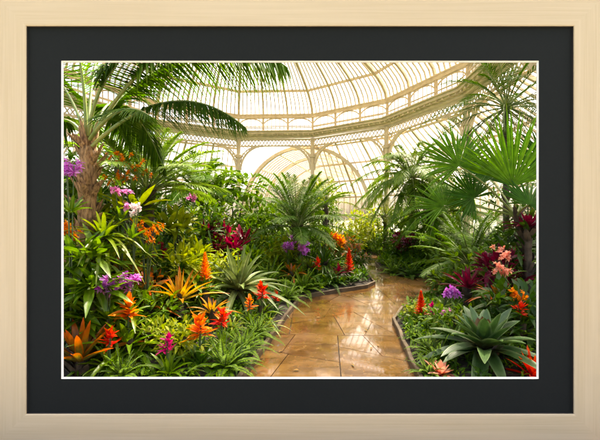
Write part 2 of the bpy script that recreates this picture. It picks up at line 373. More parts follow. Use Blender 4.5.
fm0 = MB(); fm0.add([(-14, -14, .006), (14, -14, .006), (14, 2.05, .006), (-14, 2.05, .006)], [(0, 1, 2, 3)])  # unseen pale sheet in front of the frame, added to bounce light onto it
M['bounce'] = plain("pale_bounce", (.15, .141, .126), (.19, .18, .163), 3, .9, .1)
tag(fm0.build("unseen_bounce_sheet", M['bounce'], None, False), kind="structure")
def edging(pts, label):
    mb = MB(); P = []
    for a, b in zip(pts[:-1], pts[1:]):
        n = max(1, int(math.hypot(b[0] - a[0], b[1] - a[1]) / .25))
        for i in range(n): P.append(np.array(a) + (np.array(b) - np.array(a)) * i / n)
    P.append(np.array(pts[-1])); P = np.array(P); tg = norm(np.gradient(P, axis=0)); nn = np.column_stack([-tg[:, 1], tg[:, 0]])
    jit = rng.normal(0, .006, (len(P), 1)); P = P + nn * jit
    zt = .085 + rng.normal(0, .004, len(P)); rings = []
    for s, z in ((-.024, 0 * zt - .02), (-.024, zt - .008), (-.017, zt), (.017, zt), (.024, zt - .008), (.024, 0 * zt - .02)):
        rings.append(np.column_stack([P + nn * s, z]))
    V = np.stack(rings, 1); K = len(P); f = []
    for k in range(K - 1):
        for j in range(5): f.append((k * 6 + j, (k + 1) * 6 + j, (k + 1) * 6 + j + 1, k * 6 + j + 1))
    mb.add(V, f); return tag(mb.build("bed_edging", M['edging'], None, False), label, "bed edging", "low edgings along the planting beds")
edging([(-.70, 2.44), (-.571, 3.15), (-.039, 6.07), (.123, 6.38), (1.58, 7.32), (1.86, 7.75), (1.95, 8.9), (1.75, 10.2), (1.8, 11.8)], "worn brown edging running along the left bed of ferns and bromeliads")
edging([(1.05, 2.44), (1.2, 3.15), (1.46, 4.83), (1.8, 5.5), (2.9, 6.5), (5.5, 7.3)], "dark edging of the right bed beside the big grey green bromeliad")
edging([(5, 8.95), (3.43, 8.58), (2.9, 9.2), (2.62, 10.1), (2.75, 11.3), (3.2, 12.4)], "edging of the far bed across the bend of the wet path")

# ------------------------------------------------------------------ glasshouse
GC = np.array([-1.69, 10.03]); GR = 8.35
def gv(a, r=GR, z=0.0): return np.array([GC[0] + r * math.cos(R_(a)), GC[1] + r * math.sin(R_(a)), z])
ANG = [-46.9 + 30 * k for k in range(10)]         # corner angles; the three nearest sides stand behind the viewer, open
house = thing("conservatory", "cream iron conservatory with a many sided glazed dome and clerestory ring", "conservatory", (GC[0], GC[1], 0))
def hb(mb, name, m, par=house, smooth=False):
    for i, v in enumerate(mb.v): mb.v[i] = v - np.array([GC[0], GC[1], 0]) if par is house else v
    return mb.build(name, m, par, smooth)
def rad(a): return np.array([math.cos(R_(a)), math.sin(R_(a)), 0])
def dome(t): return 7.62 + 2.05 * math.sqrt(max(0, 1 - t * t))
for a in ANG:
    mb = MB(); p = gv(a, GR - .05)
    tube(mb, [p + Z * z for z in (0, .5, .52, 5.2, 5.22, 5.4, 5.42, 6.3)], [.17, .17, .12, .105, .16, .16, .12, .12], 10)
    hb(mb, "column", M['iron'], smooth=False)
cor, fri, cle, top_ = MB(), MB(), MB(), MB()
for a0, a1 in zip(ANG[:-1], ANG[1:]):
    mid = (a0 + a1) / 2; e = rad(mid)
    def P(t, z, inw=0.0):
        q = gv(a0, GR, z) * (1 - t) + gv(a1, GR, z) * t; k = (GR - inw) / GR
        return np.array([GC[0] + (q[0] - GC[0]) * k, GC[1] + (q[1] - GC[1]) * k, z])
    # stepped cornice and gallery ledge
    for z0, z1, i0, i1 in ((6.34, 6.44, .22, -.15), (6.44, 6.50, .36, -.15), (6.50, 6.62, .46, -.15), (6.62, 6.68, .54, -.15)):
        q = [P(0, z0, i0), P(1, z0, i0), P(1, z0, i1), P(0, z0, i1), P(0, z1, i0), P(1, z1, i0), P(1, z1, i1), P(0, z1, i1)]
        cor.add(q, [(3, 2, 1, 0), (4, 5, 6, 7), (0, 1, 5, 4), (2, 3, 7, 6)])
    for k in range(14): bar(cor, P((k + .5) / 14, 6.46, .2), P((k + .5) / 14, 6.46, .42), .07, .09)
    # lattice frieze
    bar(fri, P(0, 5.90), P(1, 5.90), .08, .08); bar(fri, P(0, 6.26), P(1, 6.26), .09, .09)
    n = 22
    for k in range(n):
        bar(fri, P(k / n, 5.93), P((k + 1) / n, 6.23), .03, .05); bar(fri, P(k / n, 6.23, .03), P((k + 1) / n, 5.93, .03), .03, .05)
    # clerestory posts, arched heads and bars
    for k in range(4):
        if k < 3: bar(cle, P(k / 3, 6.72), P(k / 3, 7.55), .12, .12)
        if k == 3: break
        for j in range(1, 6): bar(cle, P((k + j / 6) / 3, 6.72, -.04), P((k + j / 6) / 3, 7.5, -.04), .034, .03)
        bar(cle, P(k / 3, 7.05, -.02), P((k + 1) / 3, 7.05, -.02), .03, .05); bar(cle, P(k / 3, 6.82, .5), P((k + 1) / 3, 6.82, .5), .04, .04)
        ap = [P((k + .04 + .92 * s) / 3, 7.22 + .27 * math.sin(PI * s) ** .6, .02) for s in np.linspace(0, 1, 11)]
        for u, v in zip(ap[:-1], ap[1:]): bar(cle, u, v, .05, .06)
    for z, h_ in ((6.76, .08), (7.58, .14)): bar(top_, P(0, z), P(1, z), .18, h_)
    bar(top_, P(0, 7.7, .05), P(1, 7.7, .05), .1, .08)
hb(cor, "cornice", M['iron']); hb(fri, "lattice_frieze", M['iron']); hb(cle, "clerestory_window", M['iron']); hb(top_, "ring_beam", M['iron'])
TS = np.array([1, .985, .95, .9, .83, .74, .62, .48, .32, .15])
for i, a in enumerate(np.arange(ANG[0], ANG[-1] + .1, 10.0)):       # dome ribs, three to a side
    mb = MB(); main = (i % 3 == 0)
    cr = math.cos(R_(15)) / math.cos(R_(((a - ANG[0]) % 30) - 15))
    pts = [gv(a, GR * cr * t, dome(t) + .05) for t in TS]
    for u, v in zip(pts[:-1], pts[1:]): bar(mb, u, v, .13 if main else .10, .2 if main else .14)
    hb(mb, "dome_rib", M['iron'])
gl, pu, dg = MB(), MB(), MB()
for a0, a1 in zip(ANG[:-1], ANG[1:]):
    def D(s, t, o=0.0):
        q = gv(a0, GR * t, dome(t) + o) * (1 - s) + gv(a1, GR * t, dome(t) + o) * s; return q
    for t in (.87, .62, .34): bar(pu, D(0, t, .03), D(1, t, .03), .08, .12)
    for k in range(1, 18):
        if k % 6 == 0: continue
        for u, v in zip(TS[:-3], TS[1:-2]): bar(gl, D(k / 18, u, .08), D(k / 18, v, .08), .055, .07)
    for u, v in zip(TS[:-1], TS[1:]): dg.add([D(0, u, .13), D(1, u, .13), D(1, v, .13), D(0, v, .13)], [(0, 1, 2, 3)])
    q = [gv(a0, GR + .1, 6.74), gv(a1, GR + .1, 6.74), gv(a1, GR + .1, 7.6), gv(a0, GR + .1, 7.6)]
    dg.add(q, [(0, 1, 2, 3)])
hb(pu, "purlin", M['iron']); hb(gl, "glazing_bar", M['iron']); hb(dg, "dome_glazing", M['glass'], smooth=False)
for a0, a1 in zip(ANG[:-1], ANG[1:]):
    mb, pane, br = MB(), MB(), MB(); mid = (a0 + a1) / 2
    p0, p1 = gv(a0), gv(a1)
    def W(t, z, o=0.0): return p0 * (1 - t) + p1 * t + Z * z + rad(mid) * o
    wing = abs(mid - 87.9) < 2
    if not wing:
        def A(t, s_, o=0.0):                                  # aisle roof: falls outwards from the frieze in a shallow curve
            q = W(t, 5.9 - 2.7 * s_ - .35 * s_ * s_ + .35 * s_, 0); k = (GR + 4.0 * s_ + .05) / GR
            return np.array([GC[0] + (q[0] - GC[0]) * k, GC[1] + (q[1] - GC[1]) * k, q[2] + o])
        ss = np.linspace(0, 1, 6)
        for k in range(0, 15):
            for u, v in zip(ss[:-1], ss[1:]): bar(mb, A(k / 15, u), A(k / 15, v), .1 if k % 5 == 0 else .042, .12 if k % 5 == 0 else .07)
            bar(mb, A(k / 15, 1), A(k / 15, 1) * np.array([1, 1, 0]) + Z * .3, .09 if k % 5 == 0 else .04, .07)
        for u in (.02, .36, .68, 1.0): bar(mb, A(0, u, -.06), A(1, u, -.06), .07, .1)
        for z in (.35, 1.9): bar(mb, A(0, 1) * np.array([1, 1, 0]) + Z * z, A(1, 1) * np.array([1, 1, 0]) + Z * z, .09, .16)
        hb(mb, "aisle_frame", M['iron'])
        for u, v in zip(ss[:-1], ss[1:]): pane.add([A(0, u, .07), A(1, u, .07), A(1, v, .07), A(0, v, .07)], [(0, 1, 2, 3)])
        e0, e1 = A(0, 1.01), A(1, 1.01); g = np.array([1, 1, 0]); pane.add([e0, e1, e1 * g + Z * .3, e0 * g + Z * .3], [(0, 1, 2, 3)])
        hb(pane, "aisle_glazing", M['glass'])
    # arched spandrels under the frieze
    for s0 in (0, 1):
        br = MB()
        arc = [W(abs(s0 - (.03 + .30 * (1 - math.cos(th)))), 4.5 + 1.4 * math.sin(th), -.02) for th in np.linspace(0, PI / 2, 12)]
        for u, v in zip(arc[:-1], arc[1:]): bar(br, u, v, .1, .1)
        arc2 = [W(abs(s0 - (.03 + .24 * (1 - math.cos(th)))), 4.95 + .92 * math.sin(th), -.02) for th in np.linspace(0, PI / 2, 10)]
        for u, v in zip(arc2[:-1], arc2[1:]): bar(br, u, v, .05, .06)
        for i in range(1, 10): bar(br, arc[i], arc2[min(i, 9)], .03, .04); bar(br, arc2[min(i, 9)], W(abs(s0 - .02), 5.0 + .09 * i, -.02) if i < 5 else W(abs(s0 - .05 * (i - 4)), 5.88, -.02), .03, .04)
        hb(br, "arched_bracket", M['iron'])
# barrel vaulted wing leaving the dome through the far bay, turned a little to the right
wingo = thing("barrel_vaulted_wing", "arched glass wing with closely set glazing bars opening behind the dome", "greenhouse wing", (.15, 18.35, 0), R_(-17))
WR, WS, WL = 3.9, 2.0, 13.0
def wp(th, y, r=WR): return np.array([r * math.cos(th), y, WS + r * math.sin(th)])
TH = np.linspace(0, PI, 21)
for i, y in enumerate((0.0, 3.25, 6.5, 9.75, 13.0)):
    mb = MB()
    for u, v in zip(TH[:-1], TH[1:]): bar(mb, wp(u, y), wp(v, y), .17 if i == 0 else .1, .2 if i == 0 else .14)
    for s_ in (-1, 1): bar(mb, (s_ * WR, y, 0), (s_ * WR, y, WS), .16, .16)
    mb.build("arch_rib", M['iron'], wingo, False)
mb, pane, pl = MB(), MB(), MB()
for y in np.arange(.38, WL, .38):
    for u, v in zip(TH[:-1], TH[1:]): bar(mb, wp(u, y, WR + .05), wp(v, y, WR + .05), .06, .06)
    for s_ in (-1, 1): bar(mb, (s_ * (WR + .05), y, .3), (s_ * (WR + .05), y, WS), .04, .05)
for k in range(0, 9):
    th = PI * k / 8; bar(pl, wp(th, 0.1, WR - .04), wp(th, WL - .1, WR - .04), .07, .09)
for k in range(-6, 7):
    x = k * .55; bar(mb, (x, WL - .1, 0), (x, WL - .1, WS + math.sqrt(max(0, WR ** 2 - x * x))), .05, .05)
for z in (1.2, WS, 4.2): bar(pl, (-WR * .85, WL - .02, z), (WR * .85, WL - .02, z), .08, .1)
for u, v in zip(TH[:-1], TH[1:]): pane.add([wp(u, .05, WR + .1), wp(v, .05, WR + .1), wp(v, WL, WR + .1), wp(u, WL, WR + .1)], [(0, 1, 2, 3)])
mb.build("glazing_bar", M['iron'], wingo, False); pl.build("purlin", M['iron'], wingo, False); pane.build("vault_glazing", M['glass'], wingo)

# ------------------------------------------------------------------ the picture frame standing at the end of the paving
FD = 2.2
fr = thing("picture_frame", "pale maple picture frame with a wide charcoal mat round the garden view", "picture frame", (0, FD, 0))
u = FD / F
ox, oz0, oz1 = 303.5 * u, CAM_Z - 223.5 * u, CAM_Z + 223.5 * u
ix, iz0, iz1 = 274.5 * u, CAM_Z - 194.5 * u, CAM_Z + 194.5 * u
def rail(o0, o1, i1, i0):
    """mitred rail: outer edge o0-o1, inner edge i0-i1 in the frame plane, with a softly rounded front"""
    mb = MB(); o0, o1, i0, i1 = [np.array(q, float) for q in (o0, o1, i0, i1)]
    sec = [(0, .13), (0, .006), (.02, .002), (.08, 0.0), (.90, 0.0), (.975, .001), (1, .004), (1, .05)]
    A = [np.array([*(o0 + (i0 - o0) * s), 0]) for s, _ in sec]; B = [np.array([*(o1 + (i1 - o1) * s), 0]) for s, _ in sec]
    K = len(sec); L = np.linalg.norm(o1 - o0); wdt = .19; V = []; uvs = []
    for lst, l in ((A, 0), (B, L)):
        for (s, dp), q in zip(sec, lst):
            V.append((q[0], dp, q[1])); dist = np.linalg.norm(q[:2] - (o0 if l == 0 else o1))
            uvs.append((l / 2.0 + (s if l == 0 else -s) * .08, s * wdt * 2.5))
    off = random.uniform(0, 5); uvs = np.array(uvs) + np.array([off, off * .7])
    f = [(j, j + 1, K + j + 1, K + j) for j in range(K - 1)]
    mb.add(V, f, uvs); mb.add([V[0], V[K - 1], V[2 * K - 1], V[K]], [(0, 1, 2, 3)], None, 0)
    return mb.build("rail", [M['wood']], fr, False)
rail((-ox, oz1), (ox, oz1), (ix, iz1), (-ix, iz1)); rail((ox, oz0), (-ox, oz0), (-ix, iz0), (ix, iz0))
rail((-ox, oz0), (-ox, oz1), (-ix, iz1), (-ix, iz0)); rail((ox, oz1), (ox, oz0), (ix, iz0), (ix, iz1))
# inner wall painted near black as its shadow line, mat board and its cream bevel (each set a little deeper)
def ring(name, x0, zb0, zt0, y0, x1, zb1, zt1, y1, m, par):
    mb = MB(); A = [(-x0, y0, zb0), (x0, y0, zb0), (x0, y0, zt0), (-x0, y0, zt0)]; B = [(-x1, y1, zb1), (x1, y1, zb1), (x1, y1, zt1), (-x1, y1, zt1)]
    mb.add(A + B, [(j, (j + 1) % 4, 4 + (j + 1) % 4, 4 + j) for j in range(4)]); return mb, mb
lip_shade = MB()
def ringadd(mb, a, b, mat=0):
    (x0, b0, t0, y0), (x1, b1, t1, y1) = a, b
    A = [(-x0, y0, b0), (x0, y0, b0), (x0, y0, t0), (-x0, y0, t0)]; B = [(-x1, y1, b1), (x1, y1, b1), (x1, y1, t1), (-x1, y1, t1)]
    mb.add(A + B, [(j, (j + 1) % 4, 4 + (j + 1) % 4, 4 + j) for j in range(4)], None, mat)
ringadd(lip_shade, (ix - .001, iz0 + .001, iz1 - .001, .009), (ix - .001, iz0 + .001, iz1 - .001, .05))
lip_shade.build("inner_lip_shade", M['lip'], fr, False)
e_ = .022
kk = (FD + e_) / F
mx0, mz0, mz1 = 238.7 * kk, CAM_Z - 158.9 * kk, CAM_Z + 159.3 * kk
mm_ = MB(); ringadd(mm_, (ix + .01, iz0 - .01, iz1 + .01, e_), (mx0, mz0, mz1, e_)); ringadd(mm_, (mx0 - .009, mz0 + .009, mz1 - .009, e_ + .012), (ix + .01, iz0 - .01, iz1 + .01, e_ + .012))
mo = mm_.build("mat_board", M['mat'], fr, False)
bm_ = MB(); ringadd(bm_, (mx0, mz0, mz1, e_), (mx0 - .008, mz0 + .008, mz1 - .008, e_ + .0115))
bm_.build("bevel", M['core'], mo, False)

# ------------------------------------------------------------------ plant builders
def frond_mesh(p0, p1, p2, npair, Ll, Wl, mats, angle=55, lift=.15, droop=.35, start=.14, r0=.018, nseg=3, prof=prof_needle, lenprof=None, fold=.25):
    mb = MB(); n = 24; c = bez(p0, p1, p2, n)
    tube(mb, c, np.linspace(r0, r0 * .2, n), 5, 1)
    t = np.linspace(start, .995, npair); cc = np.stack([np.interp(t, np.linspace(0, 1, n), c[:, k]) for k in range(3)], 1)
    tg = norm(np.gradient(c, axis=0)); tt = norm(np.stack([np.interp(t, np.linspace(0, 1, n), tg[:, k]) for k in range(3)], 1))
    sd_ = np.cross(tt, Z); sd_ = norm(np.where(np.linalg.norm(sd_, axis=1, keepdims=True) < .05, np.array([[1.0, 0, 0]]), sd_)); up = np.cross(sd_, tt)
    s01 = (t - start) / (1 - start)
    lp = np.sin(PI * np.clip(.12 + .86 * s01, 0, 1)) ** .6 if lenprof is None else lenprof(s01)
    ang = R_(angle) * (1 - .55 * s01 ** 2) + rng.normal(0, .05, npair)
    for sg in (-1, 1):
        d = tt * np.cos(ang)[:, None] + sd_ * (sg * np.sin(ang))[:, None] + up * (lift + rng.normal(0, .06, npair))[:, None]
        blades(mb, cc, d, Ll * lp * rng.uniform(.9, 1.08, npair), Wl * (.6 + .4 * lp), nseg, droop * rng.uniform(.7, 1.3, npair), fold, prof, sg * .25 + rng.normal(0, .12, npair), 0)
    return mb
def palm_crown(root, top, n, L, mats, el=(80, 5), droop=.55, npair=42, Ll=.34, Wl=.026, variants=5, seed=None, petiole=.16, name="frond", azs=None, angle=55, lift=.15, ldroop=.35, r0=.016, prof=prof_needle):
    """a ring of fronds, each its own object; a few frond meshes shared by turning them"""
    vs = []
    for k in range(variants):
        e = R_(el[0] + (el[1] - el[0]) * (k + .5) / variants); l = L * (.8 + .25 * math.sin(PI * (k + .7) / variants))
        d = np.array([math.cos(e), 0, math.sin(e)])
        dr = droop * (.35 + .65 * math.cos(e))
        mb = frond_mesh((0, 0, 0), d * l * .55 + np.array([0, 0, .05 * l]), d * l - Z * dr * l + np.array([.12 * l * math.sin(e), 0, 0]), npair, Ll, Wl, mats, angle, lift, ldroop, petiole, r0, 3, prof)
        vs.append(mb.mesh(name, mats))
    ga = PI * (3 - math.sqrt(5)); a0 = rng.uniform(0, 6)
    for i in range(n):
        k = min(variants - 1, int(variants * (i + .5) / n)); o = bpy.data.objects.new(name, vs[k]); link(o, root)
        o.location = top; o.rotation_euler = (rng.normal(0, .06), rng.normal(0, .06), a0 + ga * i + rng.normal(0, .15)); s = rng.uniform(.88, 1.1); o.scale = (s, s, s)
def rough_trunk(root, pts, r0, r1, m, boots=0, name="trunk", sides=12):
    mb = MB(); pts = np.asarray(pts, float); n = 26; t = np.linspace(0, 1, n)
    c = np.stack([np.interp(t, np.linspace(0, 1, len(pts)), pts[:, k]) for k in range(3)], 1)
    tube(mb, c, (r0 + (r1 - r0) * t) * (1 + .07 * np.sin(t * 60)) * rng.uniform(.95, 1.05, n), sides)
    if boots:
        tt = rng.uniform(.1, 1, boots); az = rng.uniform(0, 2 * PI, boots)
        b = np.stack([np.interp(tt, t, c[:, k]) for k in range(3)], 1); rr = (r0 + (r1 - r0) * tt)
        b = b + np.stack([np.cos(az), np.sin(az), 0 * az], 1) * (rr * .85)[:, None]
        blades(mb, b, sph(az, R_(62) + rng.normal(0, .15, boots)), rng.uniform(.12, .26, boots), rng.uniform(.06, .12, boots), 4, rng.uniform(-.1, .15, boots), .5, prof_strap)
    return mb.build(name, m, root)
def rosette(mb, n, L, W, el=(78, 8), droop=.35, fold=.3, nseg=8, prof=prof_strap, z0=0.0, mat=0, org=(0, 0, 0), jit=.24, inner=.62):
    i = np.arange(n); f = (i + .5) / n; az = i * PI * (3 - math.sqrt(5)) + rng.uniform(0, 6) + rng.normal(0, .1, n)
    e = R_(el[0]) + (R_(el[1]) - R_(el[0])) * f ** .9 + rng.normal(0, jit * .6, n)
    l = L * (inner + (1 - inner) * f) * rng.uniform(.78, 1.12, n)
    b = np.asarray(org, float) + np.stack([np.cos(az) * .02, np.sin(az) * .02, z0 + .04 * (1 - f)], 1)
    blades(mb, b, sph(az, e), l, W * rng.uniform(.85, 1.1, n), nseg, droop * (.4 + .9 * f) * rng.uniform(.8, 1.25, n), fold, prof, rng.normal(0, .1, n), mat)
def brom(name, label, base, n, L, W, m, flower=None, fm=None, fh=.4, fr_=.14, group=None, el=(78, 5), droop=.4, fold=.35, stem=0.0, cat="bromeliad", core=None, inner=.62, nb=40, nseg=8):
    root = thing(name, label, cat, tuple(base), rng.uniform(0, 6), group)
    z0 = stem
    if stem > .05:
        rough_trunk(root, [(0, 0, -.1), (.02, .01, stem * .5), (0, 0, stem + .02)], .05, .045, M['barkdark'], 8, "stem", 8)
    mb = MB(); rosette(mb, n, L, W, el, droop, fold, z0=z0, inner=inner, nseg=nseg); mb.build("leaf_rosette", m, root)
    if core:
        mb = MB(); rosette(mb, 8, L * .5, W * 1.05, (86, 58), .12, .35, z0=z0 + .02, inner=.8); mb.build("heart_leaves", core, root)
    if flower:
        mb = MB(); tube(mb, [(0, 0, z0), (.01, 0, z0 + fh * .5), (0, .01, z0 + fh)], [.014, .012, .008], 6, 1)
        if flower == 'star':
            f = (np.arange(nb) + .5) / nb; az = np.arange(nb) * PI * (3 - math.sqrt(5)); zz = z0 + fh * (.62 + .38 * f) + rng.normal(0, .012, nb)
            b = np.stack([0 * az, 0 * az, zz], 1); blades(mb, b + rng.normal(0, .008, (nb, 3)), sph(az + rng.normal(0, .35, nb), R_(12) + R_(62) * f ** 1.3 + rng.normal(0, .16, nb)), fr_ * (1.05 - .3 * f) * rng.uniform(.6, 1.2, nb), fr_ * rng.uniform(.18, .32, nb), 5, rng.uniform(-.12, .4, nb), .35, prof_lance, rng.normal(0, .3, nb), 0)
        elif flower == 'spike':
            nb2 = nb * 2; f = (np.arange(nb2) + .5) / nb2; az = np.arange(nb2) * PI * (3 - math.sqrt(5))
            b = np.stack([0 * az, 0 * az, z0 + fh * (.3 + .75 * f)], 1); blades(mb, b, sph(az, R_(20) + R_(55) * f), fr_ * (1 - .55 * f), fr_ * .32, 3, .05, .4, prof_lance, 0, 0)
        mb.build("flower_spike", [fm, M['stem']], root)
    return root
def blossoms(mb, C, r, nper=6, mat=0):
    """orchid like flowers: five petals and a broad lip facing roughly the light"""
    K = len(C); face = norm(np.stack([rng.normal(0, .6, K), rng.normal(-.8, .5, K), rng.normal(.45, .35, K)], 1))
    a = norm(np.cross(face, Z)); b = np.cross(a, face)
    for k in range(nper):
        th = 2 * PI * k / nper + rng.normal(0, .1, K)
        d = a * np.cos(th)[:, None] + b * np.sin(th)[:, None] + face * .25
        blades(mb, C, d, r * rng.uniform(.85, 1.15, K), r * (.75 if k % 2 else .5), 3, .12, .2, prof_petal, rng.normal(0, .4, K), mat)
def flowering(name, label, base, h, spread, nfl, r, fm, cat="orchid", leafm=None, nleaf=14, lL=.3, lW=.045, group=None, nstem=3, cluster=.62):
    root = thing(name, label, cat, tuple(base), rng.uniform(0, 6), group)
    mb = MB(); rosette(mb, nleaf, lL, lW, (80, 15), .3, .3, z0=max(0, h - lL * 1.25), nseg=6)
    if h > lL * 1.4: rosette(mb, nleaf, lL, lW, (75, 5), .35, .3, z0=h * .3, nseg=6)
    mb.build("leaves", leafm or M['strap'], root)
    sm_, fl = MB(), MB(); C = []
    for s in range(nstem):
        a = rng.uniform(0, 2 * PI); q = np.array([math.cos(a), math.sin(a), 0]) * spread * rng.uniform(.2, 1)
        c = bez((0, 0, 0), q * .3 + Z * h * .8, q + Z * h * rng.uniform(.88, 1.05), 8); tube(sm_, c, np.linspace(.008, .004, 8), 5)
        m_ = max(1, nfl // nstem); C.append(c[-1] + rng.normal(0, 1, (m_, 3)) * spread * cluster * np.array([.5, .5, .4]))
    sm_.build("flower_stems", M['stem'], root); blossoms(fl, np.concatenate(C), r); fl.build("blossoms", fm, root); return root
def fern(name, label, base, n, L, m, group=None, npair=26, Ll=.12, Wl=.03, el=(75, 12), droop=.5, cat="fern"):
    root = thing(name, label, cat, tuple(base), rng.uniform(0, 6), group)
    mb = MB(); ga = PI * (3 - math.sqrt(5))
    for i in range(n):
        f = (i + .5) / n; a = ga * i; e = R_(el[0] + (el[1] - el[0]) * f); l = L * rng.uniform(.8, 1.1)
        d = np.array([math.cos(a) * math.cos(e), math.sin(a) * math.cos(e), math.sin(e)])
        fm_ = frond_mesh((0, 0, 0), d * l * .55 + Z * .05 * l, d * l - Z * droop * math.cos(e) * l, npair, Ll, Wl, None, 72, .05, .12, .1, .006, 2, prof_lance, lambda s: np.clip(1.02 - s, .05, 1) ** .7 * np.clip(s * 6 + .3, 0, 1), .15)
        n0 = mb.n; mb.v += fm_.v; mb.uv += fm_.uv; mb.m += fm_.m; mb.f += [q + n0 for q in fm_.f]; mb.n += fm_.n
    mb.build("fronds", [m, M['stem']], root); return root
def shrub(name, label, base, h, rx, nleaf, lL, lW, m, group=None, cat="shrub", stems=5, prof=prof_lance, droop=.3, clumps=9, up=.35, flowers=None, lo=.25):
    root = thing(name, label, cat, tuple(base), rng.uniform(0, 6), group)
    sm_, lf = MB(), MB(); cs = []
    for k in range(clumps):
        a = rng.uniform(0, 2 * PI); rr = rx * math.sqrt(rng.uniform(.03, 1)) * .8; z = h * rng.uniform(lo, .92); rr *= 1 - .45 * max(0, z / h - .5)
        cs.append((math.cos(a) * rr, math.sin(a) * rr, z))
    cs = np.array(cs)
    for c in cs[:max(stems, 3)]: tube(sm_, bez((0, 0, -.05), (c[0] * .25, c[1] * .25, c[2] * .6), c, 7), np.linspace(.02, .007, 7) * (.6 + h * .35), 5)
    ci = rng.integers(0, clumps, nleaf); off = norm(rng.normal(0, 1, (nleaf, 3))) * rng.uniform(.3, 1, (nleaf, 1)) ** .5
    cr = rx * .42 * rng.uniform(.8, 1.25, clumps)
    P = cs[ci] + off * cr[ci][:, None] * np.array([1, 1, .75])
    P[:, 2] = np.maximum(P[:, 2], .03)
    d = off + Z * up + rng.normal(0, .35, (nleaf, 3))
    blades(lf, P, d, lL * rng.uniform(.65, 1.2, nleaf), lW * rng.uniform(.7, 1.2, nleaf), 4, droop * rng.uniform(.4, 1.5, nleaf), .2, prof, rng.normal(0, .3, nleaf))
    sm_.build("stems", M['barkdark'], root); lf.build("foliage", m, root)
    if flowers:
        fm, nf, r = flowers; fl = MB(); k = rng.integers(0, nleaf, nf); blossoms(fl, P[k] + off[k] * .08 + Z * .04, r, 5); fl.build("blossoms", fm, root)
    return root

# ------------------------------------------------------------------ LEFT BED
# tall feather palm close by
Yp = 3.6; tb = at_soil(88, Yp)
palm = thing("feather_palm", "tall feather palm with a shaggy brown trunk leaning over the left bed", "palm tree", tuple(tb))
tp = px(89, 141, Yp) - tb
rough_trunk(palm, [(0, 0, -.2), (-.02, 0, tp[2] * .5), tp * .97], .105, .088, M['bark'], 90, "trunk", 14)
mb = MB(); k = 16; az = rng.uniform(0, 6.28, k); blades(mb, tp + np.stack([np.cos(az) * .05, np.sin(az) * .05, -.12 + 0 * az], 1), sph(az, R_(80) + 0 * az), rng.uniform(.25, .42, k), .07, 5, -.02, .6, prof_strap); mb.build("leaf_sheaths", M['bark'], palm)
def pf(a, b, c, npair=58, Ll=.5, Wl=.03, dark=False, lift=-.1, droop=.45, start=.28):
    P = [np.array(q) - tb for q in (px(*a), px(*b), px(*c))]
    P[1] = 2 * P[1] - .5 * (P[0] + P[2])             # b lies on the curve
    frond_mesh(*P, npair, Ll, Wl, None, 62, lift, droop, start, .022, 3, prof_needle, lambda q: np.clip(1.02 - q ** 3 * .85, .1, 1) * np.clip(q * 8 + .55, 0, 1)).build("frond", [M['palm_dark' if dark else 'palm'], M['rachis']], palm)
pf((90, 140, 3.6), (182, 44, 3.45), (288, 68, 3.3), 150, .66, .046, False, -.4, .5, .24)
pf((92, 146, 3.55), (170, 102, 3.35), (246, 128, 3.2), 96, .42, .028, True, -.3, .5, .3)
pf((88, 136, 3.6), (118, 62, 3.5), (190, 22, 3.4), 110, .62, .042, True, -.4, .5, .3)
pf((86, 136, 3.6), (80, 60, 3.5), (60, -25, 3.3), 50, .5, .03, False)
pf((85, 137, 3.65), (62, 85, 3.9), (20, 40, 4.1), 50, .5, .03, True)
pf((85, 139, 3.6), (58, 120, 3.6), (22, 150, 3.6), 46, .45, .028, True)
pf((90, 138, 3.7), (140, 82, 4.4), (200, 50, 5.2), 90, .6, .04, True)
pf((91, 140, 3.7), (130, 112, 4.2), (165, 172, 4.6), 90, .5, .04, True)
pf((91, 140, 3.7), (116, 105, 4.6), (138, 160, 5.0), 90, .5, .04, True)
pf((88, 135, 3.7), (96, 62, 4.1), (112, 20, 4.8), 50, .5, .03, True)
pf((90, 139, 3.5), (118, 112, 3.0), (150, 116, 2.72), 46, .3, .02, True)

def C(u, v, **k): return on_soil(u, v, **k)
# arching cycads and palms
def cycad(name, label, base, crown_z, n, L, mats, r=.09, **k):
    root = thing(name, label, k.pop('cat', "cycad"), tuple(base), 0)
    rough_trunk(root, [(0, 0, -.2), (0, 0, crown_z * .5), (0, 0, crown_z)], r * 1.1, r, M['barkdark'], 30)
    palm_crown(root, (0, 0, crown_z), n, L, mats, **k); return root
b = at_soil(148, 5.1); cycad("cycad", "arching dark green cycad on a short trunk right of the shaggy palm", b, px(148, 192, 5.1)[2] - b[2], 32, 1.5, [M['cycad_light'], M['rachis']], el=(78, 2), droop=.28, npair=64, Ll=.3, Wl=.028)
b = at_soil(297, 8.2); cycad("cycad", "broad cycad fountain of feathery fronds in the centre under the iron column", b, px(297, 232, 8.2)[2] - b[2] + .1, 38, 1.85, [M['cycad'], M['rachis']], .13, el=(84, 0), droop=.3, npair=66, Ll=.32, Wl=.034)
b = at_soil(200, 8.5); cycad("feather_palm", "slim feather palm half hidden behind the dark cycad on the left", b, px(203, 196, 8.5)[2] - b[2], 22, 1.6, [M['palm'], M['rachis']], .07, cat="palm tree", el=(80, 0), droop=.5, npair=54, Ll=.4, Wl=.04)
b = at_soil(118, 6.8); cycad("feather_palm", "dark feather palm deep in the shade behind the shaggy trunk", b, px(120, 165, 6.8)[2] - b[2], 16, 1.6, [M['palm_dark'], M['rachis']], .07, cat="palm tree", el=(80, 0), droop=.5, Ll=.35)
b = at_soil(326, 10.5); cycad("feather_palm", "pale leafed slender palm behind the central cycad", b, px(322, 205, 10.5)[2] - b[2], 14, 1.3, [M['shrub_lit'], M['rachis']], .06, cat="palm tree", el=(85, 10), droop=.4, Ll=.3)

